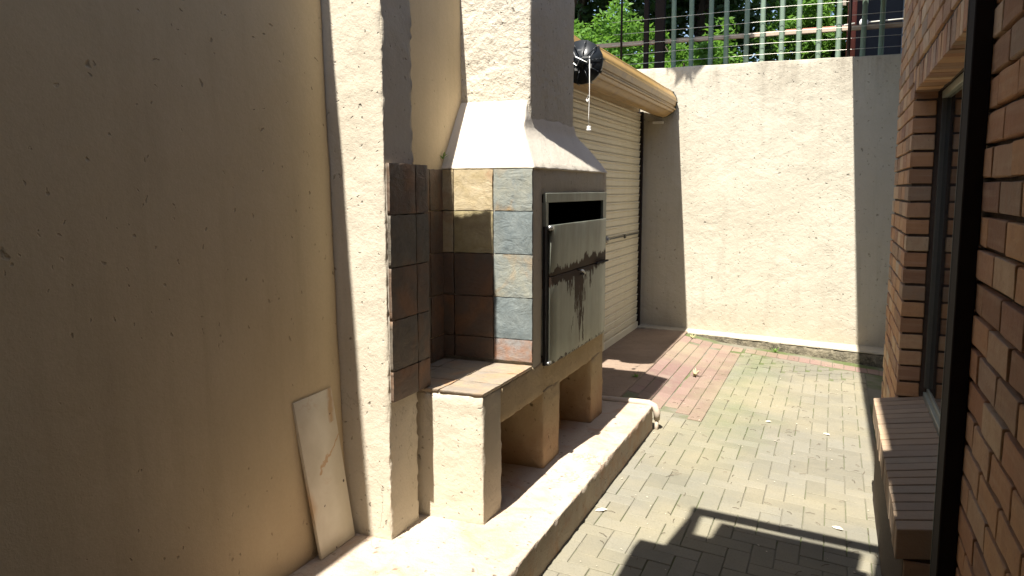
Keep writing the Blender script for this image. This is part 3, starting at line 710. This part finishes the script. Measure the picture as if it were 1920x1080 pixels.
for k in range(4):
    brick_at([brick_mesh(.085, .06, .073, k)], .264, 2.765, .262 - .085 * k, sill)
M_frame = M['alu']
wf = B(); 
box(wf, .470, .505, 2.70, 4.508, .470, .505, .002)
win = obj('window', wf, M['alu'], hs, False)
wf = B(); box(wf, .485, .515, 2.70, 4.508, .505, .530, .002); obj('bottom_track', wf, M['alu'], win, False)
wf = B(); box(wf, .470, .505, 2.70, 4.508, 2.000, 2.036, .002); obj('head_rail', wf, M['alu'], win, False)
vj = B(); box(vj, .471, .512, 4.470, 4.509, .5305, 1.9995, .002); obj('jamb_rail', vj, M['alu_dark'], win, False)  # pale frame given a darker colour to stand for shade
gb = B(); box(gb, .490, .496, 2.70, 4.4695, .531, 1.9995); obj('pane', gb, M['glass'], win, False)
bm = B(); box(bm, .52, .60, 2.70, 4.51, .36, 2.15); obj('dark_interior', bm, M['soot'], hs, False)  # soot-black box standing for the unlit room behind the pane
bm = B(); rbox(bm, .058, 4.0, -3.4, 1.90, 3.40, 3.52, .01, .3, .003); rbox(bm, 0, 4.0, 0, 6.6, 0, .12, .01, .3, .003, hexa=[(.086, 1.9005, 3.40), (4, 1.9005, 3.40), (4, 8.5, 3.40), (.052, 8.5, 3.40), (.086, 1.9005, 3.52), (4, 1.9005, 3.52), (4, 8.5, 3.52), (.052, 8.5, 3.52)]); obj('roof', bm, M['roof'], hs)

po = thing('steel_post', 'dark brown upright steel post standing against the brick wall at the right', 'post', loc=(.33, 2.38, -.1))
bm = B(); box(bm, .300, .3445, 2.300, 2.410, -.15, 3.38, .003); obj('post', bm, M['brown_steel'], po, False)
bm = B(); box(bm, .2985, .3005, 2.4105, 2.4165, -.15, 3.36); obj('edge_trim', bm, M['alu_dark'], po, False)

# ------------------------------------------------------------------ balcony overhead (its shadow lies on the paving)
bc = thing('balcony', 'concrete balcony with steel handrail over the near end of the yard, seen by its shadow', 'balcony', loc=(0, 0, 2.7))
bm = B(); box(bm, -.915, -.03, -3.3, 1.955, 2.56, 2.70); box(bm, -.0298, 2.0, -3.3, 1.70, 2.56, 2.70); box(bm, -2.6, -.9152, -3.3, .55, 2.6005, 2.70); obj('slab', bm, M['conc'], bc, False)  # leftward extension is unseen, added to darken the near left wall
bm = B(); box(bm, -.81, 1.2, 1.915, 1.99, 3.52, 3.58, .004); box(bm, -.81, -.75, -3, 1.9148, 3.52, 3.58, .004)
obj('handrail', bm, M['brown_steel'], bc)
for x in (-.775, .06):
    bm = B(); tube(bm, [(x, 1.94, 2.70), (x, 1.94, 3.54)], .028, 8); obj('baluster', bm, M['brown_steel'], bc)
bm = B(); box(bm, -.80, .02, 1.88, 1.92, 2.7005, 3.10); box(bm, -.65, -.02, 1.925, 1.945, 2.75, 3.42); box(bm, -.80, -.76, -3.2, 1.88, 2.7005, 3.0); obj('parapet', bm, M['conc'], bc, False)
rw = B(); rbox(rw, -2.4, 4, -3.55, -3.3, -.3, 3.38, .01, .2, .003)
obj('rear_wall', rw, M['plaster_wall'], label='cream plaster wall closing the yard behind the camera', cat='wall')

# ------------------------------------------------------------------ beyond the back wall: terrace, fence, wires
bm = B(); rbox(bm, -40, 40, 8.56, 70, 0, 2.35, .02, 4, .0); obj('upper_garden', bm, M['upper_soil'], kind='structure')
fn = thing('palisade_fence', 'green steel palisade fence standing behind the top of the back wall', 'fence', loc=(-.7, 8.66, 2.4))
def pale_mesh():
    bm = B(); pr = [(-.025, .006), (-.015, -.009), (0, -.012), (.015, -.009), (.025, .006)]
    zs = [2.36, 3.9]
    a = [bm.verts.new((x, y, zs[0])) for x, y in pr]; b = [bm.verts.new((x, y, zs[1])) for x, y in pr]
    a2 = [bm.verts.new((x, y + .004, zs[0])) for x, y in pr]; b2 = [bm.verts.new((x, y + .004, zs[1])) for x, y in pr]
    for i in range(4): bm.faces.new((a[i], a[i + 1], b[i + 1], b[i])); bm.faces.new((a2[i + 1], a2[i], b2[i], b2[i + 1]))
    for i in (0, 4): bm.faces.new((a[i], b[i], b2[i], a2[i]))
    tip = bm.verts.new((0, 0, 4.02))
    for i in range(4): bm.faces.new((b[i], b[i + 1], tip))
    return mesh(bm, M['green_steel'], 'pale', False)
pm = pale_mesh()
for k in range(-7, 6):
    o = link('pale', pm, fn); o.location = (-.554 + .178 * k + .7, -.06, -2.4 + U(-.01, .01)); o.rotation_euler = (U(-.01, .01), U(-.012, .012), U(-.1, .1))
bm = B(); box(bm, -3.2, 1.0, 8.640, 8.680, 3.105, 3.150, .003); obj('rail', bm, M['beam'], fn, False)
bm = B(); box(bm, -.55, 0.0, 8.690, 8.72, 3.140, 3.165, .003); obj('upper_rail', bm, M['redbeam'], fn, False)
bm = B(); box(bm, -1.86, -1.76, 8.585, 8.66, 2.35, 4.2, .004); box(bm, -1.98, -1.93, 8.585, 8.64, 2.35, 4.2, .004); obj('fence_post', bm, M['brown_steel'], fn, False)
ew = thing('electric_wires', 'thin horizontal electric fence wires strung in front of the green pales', 'wire fence', loc=(-.7, 8.5, 2.8))
for k, z in enumerate((2.905, 3.01, 3.115, 3.225, 3.355)):
    bm = B(); tube(bm, [(-2.3, 8.50, z - .02), (-1.6, 8.50, z - .012), (-.7, 8.50, z), (.04, 8.50, z - .006), (1.2, 8.50, z)], .0024, 5); obj('wire', bm, M['wire'], ew)
bm = B(); tube(bm, [(.055, 8.50, 2.80), (.055, 8.50, 3.9)], .016, 8); tube(bm, [(-2.2, 8.50, 2.80), (-2.2, 8.50, 3.9)], .012, 8); obj('wire_pole', bm, M['brown_steel'], ew)

nb = thing('neighbour_house', 'dark shaded neighbouring house with a grey window, above the right end of back wall', 'house', loc=(.6, 10, 2.4))
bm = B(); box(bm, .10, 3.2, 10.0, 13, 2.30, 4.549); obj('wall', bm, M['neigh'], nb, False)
bm = B(); box(bm, .20, .64, 9.95, 9.998, 2.98, 3.0195); nw = obj('window', bm, M['neigh_win'], nb, False)
bm = B(); box(bm, -.15, 3.4, 8.9, 13.3, 4.55, 4.68); obj('roof', bm, M['roof'], nb, False)  # unseen overhang, added to shade the wall below
for a, b in ((.20, .24), (.60, .64)):
    bm = B(); box(bm, a, b, 9.95, 9.998, 3.0198, 3.9); obj('stile', bm, M['neigh_win'], nw, False)
bm = B(); box(bm, .2405, .5995, 9.97, 9.99, 3.02, 3.9); obj('pane', bm, M['black_glass'], nw, False)
bm = B(); box(bm, .16, .70, 9.90, 9.999, 2.93, 2.975); obj('sill', bm, M['neigh_win'], nw, False)
bm = B(); tube(bm, [(.085, 9.93, 2.9), (.085, 9.93, 4.54)], .05, 10); obj('downpipe', bm, M['redbeam'], nb)
bm = B(); tube(bm, [(-.02, 9.2, 3.46), (-.02, 9.2, 4.2)], .035, 4); obj('eave_bracket', bm, M['beam'], nb, False)
jb = thing('conduit', 'white conduit with a round junction box on the dark neighbouring wall', 'conduit', loc=(.2, 9.0, 3.2))
bm = B(); tube(bm, [(.185, 8.90, 3.27), (.187, 8.90, 3.6)], .010, 8); tube(bm, [(.19, 8.90, 3.215), (.56, 8.90, 3.225)], .008, 8); tube(bm, [(-.35, 8.78, 3.16), (-.10, 8.8, 3.17), (.06, 8.85, 3.20), (.10, 8.9, 3.215)], .010, 6); obj('conduit_pipe', bm, M['wire'], jb)
bm = B(); tube(bm, [(.187, 8.88, 3.215), (.187, 8.92, 3.215)], .042, 18); obj('junction_box', bm, M['white'], jb)

# ------------------------------------------------------------------ trees
def crown(bm, cen, rad, n, size, clumps=26, gap=.35):
    cs = []
    for _ in range(clumps):
        d = Vector((random.gauss(0, 1), random.gauss(0, 1), random.gauss(0, 1))).normalized() * (R() ** .45)
        cs.append((Vector((cen[0] + d.x * rad[0], cen[1] + d.y * rad[1], cen[2] + d.z * rad[2])), U(.18, .42) * min(rad)))
    for _ in range(n):
        c, s = random.choice(cs); d = Vector((random.gauss(0, 1), random.gauss(0, 1), random.gauss(0, .8))).normalized() * s * (R() ** .33)
        p = c + d; q = size * U(.6, 1.3)
        a = Vector((U(-1, 1), U(-1, 1), U(-.9, .3))).normalized(); b = a.cross(Vector((U(-1, 1), U(-1, 1), U(-1, 1)))).normalized()
        v = [bm.verts.new(p - a * q), bm.verts.new(p + b * q * .38), bm.verts.new(p + a * q), bm.verts.new(p - b * q * .38)]
        bm.faces.new(v)
    return cs
def tree(name, label, base, h, cen, rad, n, size, mat, tr=.12, clumps=26, cat='tree'):
    t = thing(name, label, cat, loc=base); bm = B(); cs = crown(bm, cen, rad, n, size, clumps)
    obj('crown', bm, mat, t, False)
    bm = B(); b = Vector(base); c = Vector(cen); tube(bm, [b, b.lerp(c, .35) + Vector((U(-.1, .1), 0, 0)), b.lerp(c, .7), c], [tr, tr * .8, tr * .6, tr * .3], 8)
    for q, s in cs[:10]: tube(bm, [b.lerp(c, U(.45, .9)), (c + q) / 2 + Vector((0, 0, -.1)), q], [tr * .35, tr * .22, tr * .08], 5)
    obj('trunk', bm, M['bark'], t)
    return t
tree('leafy_shrub', 'bright green sunlit shrub just beyond the fence, above the roller door coil', (-3.1, 11.2, 2.35), 1, (-3.0, 11.0, 3.5), (.75, .7, .62), 5200, .045, M['leaf_bright'], .05, 30, 'shrub')
tree('leafy_shrub', 'bright green shrub seen between the left dark pales of the fence', (-1.9, 11.0, 2.35), 1, (-1.95, 10.9, 3.25), (.72, .6, .62), 5200, .045, M['leaf_bright'], .05, 30, 'shrub')
tree('leafy_shrub', 'yellow-green shrub behind the sunlit pales near the neighbouring house', (-.35, 12.5, 2.35), 1, (-.35, 12.4, 3.9), (.75, .6, .6), 3600, .05, M['leaf_bright'], .05, 26, 'shrub')
tree('dark_tree', 'tall dark tree beyond the fence, behind the left shrub', (-4.6, 14, 2.35), 4, (-4.6, 14, 5.0), (2.0, 1.4, 2.6), 16000, .075, M['leaf_dark'], .2, 60)
tree('dark_tree', 'dark dense tree with thick trunk beyond the middle of the fence', (-2.2, 14.2, 2.35), 4, (-2.3, 14.5, 5.1), (1.9, 1.2, 2.5), 16000, .075, M['leaf_dark'], .22, 60)
tree('mid_green_tree', 'mid green tree with blue sky gaps, behind the sunlit pales', (-.6, 15, 2.35), 4, (-.6, 15, 4.8), (1.6, 1.3, 2.5), 9000, .08, M['leaf_mid'], .16, 44)
tree('added_shade_tree', 'unseen tall tree added so its high canopy shades the garden beyond the fence', (-5.5, 12, 2.35), 5, (-2.2, 11.8, 8.0), (3.6, 2.0, 1.5), 30000, .13, M['leaf_dark'], .25, 90)  # out of view, put in to darken the trees below it
tree('dark_hedge_tree', 'low dark hedge tree behind the shrubs along the fence', (-2.6, 12.8, 2.35), 2, (-2.0, 12.9, 3.1), (2.6, .5, .9), 14000, .06, M['leaf_dark'], .12, 60)
tree('overhanging_tree', 'dark tree overhanging the fence from the left, its leaves shading the pales', (-3.6, 9.4, 2.35), 4, (-1.75, 7.98, 5.6), (1.3, .86, 1.2), 30000, .085, M['leaf_dark'], .12, 60)

# ------------------------------------------------------------------ weeds, leaves and twigs
def weed(name, label, x, y, z, n, h, mat):
    bm = B()
    for k in range(n):
        t = U(0, 6.28); l = h * U(.5, 1.2); d = Vector((math.cos(t) * U(.3, 1), math.sin(t) * U(.3, 1), U(.4, 1.2))).normalized() * l
        s = Vector((-d.y, d.x, 0)).normalized() * h * .07; o = Vector((x + U(-.008, .008), y + U(-.008, .008), z))
        a, b, c_, e = bm.verts.new(o - s * .5), bm.verts.new(o + s * .5), bm.verts.new(o + d * .6 + s), bm.verts.new(o + d * .6 - s); tip = bm.verts.new(o + d + Vector((0, 0, -l * .15)))
        bm.faces.new((a, b, c_, e)); bm.faces.new((e, c_, tip))
    return obj(name, bm, mat, None, False, label=label, cat='weed')
weed('weed', 'dry pale weed tuft growing in a joint of the red paving', -1.02, 6.55, G(-1.02, 0), 16, .09, M['straw'])
weed('weed', 'small bright green weed growing at the foot of the mossy kerb', -.48, 8.07, G(-.48, 0), 16, .06, M['weed'])
weed('weed', 'tiny green sprig growing where the hood meets the left wall', -1.768, 3.44, 1.70, 9, .06, M['weed'])
weed('weed', 'flat mossy green weed patch beside the plinth end in the lit gap', -1.40, 6.02, .072, 26, .05, M['weed'])
weed('weed', 'thin dry grass tuft between red pavers close to the kerb', -1.28, 7.98, .055, 12, .06, M['straw'])
bm = B()
for k in range(190):
    x, y = U(-1.02, .25), 2.7 + 5.3 * R() ** .8; z = G(x, y) + .0035; t = U(0, 6.28); q = U(.0025, .0075); kx = U(.25, .6)
    a = Vector((math.cos(t), math.sin(t), U(-.2, .3))); b = Vector((-a.y, a.x, U(-.2, .2))) * kx; o = Vector((x, y, z + q * .3))
    v = [bm.verts.new(o - a * q), bm.verts.new(o - a * q * .2 + b * q), bm.verts.new(o + a * q), bm.verts.new(o + a * q * .1 - b * q)]; bm.faces.new(v)
obj('leaf_litter', bm, M['dryleaf'], None, False, kind='stuff', label='pale leaf scraps scattered over the paving', cat='leaf litter')
bm = B()
for k in range(170):
    x, y = U(-1.02, .25), 2.7 + 5.3 * R(); z = G(x, y) + .003; t = U(0, 6.28); l = U(.02, .055)
    tube(bm, [(x, y, z), (x + math.cos(t) * l * .5, y + math.sin(t) * l * .5, z + .004), (x + math.cos(t + .12) * l, y + math.sin(t + .12) * l, z)], .0011, 3)
obj('twig_litter', bm, M['twig'], None, False, kind='stuff', label='thin dark twigs scattered over the paving', cat='twig litter')
def leaf(x, y, s, t, label):
    bm = B(); pts = [(-1, 0, 0), (-.5, .32, .10), (.2, .38, .16), (1, 0, .06), (.2, -.36, .02), (-.5, -.3, -.01)]
    c_, s_ = math.cos(t), math.sin(t); z = G(x, y) + .006
    v = [bm.verts.new((x + s * (p[0] * c_ - p[1] * s_), y + s * (p[0] * s_ + p[1] * c_), z + s * p[2] * 1.3)) for p in pts]; m_ = bm.verts.new((x, y, z))
    for i in range(6): bm.faces.new((v[i], v[(i + 1) % 6], m_))
    obj('fallen_leaf', bm, M['dryleaf'], None, True, label=label, cat='leaf')
leaf(-.985, 3.56, .032, .6, 'curled pale leaf lying against the foot of the plinth')
leaf(.085, 3.99, .030, -.5, 'pale leaf lying beside the railing shadow near the sill')
leaf(.02, 5.55, .030, -.7, 'pale leaf on the grey paving near the house shadow')
leaf(-.36, 5.6, .022, .2, 'small white leaf in the middle of the grey paving')
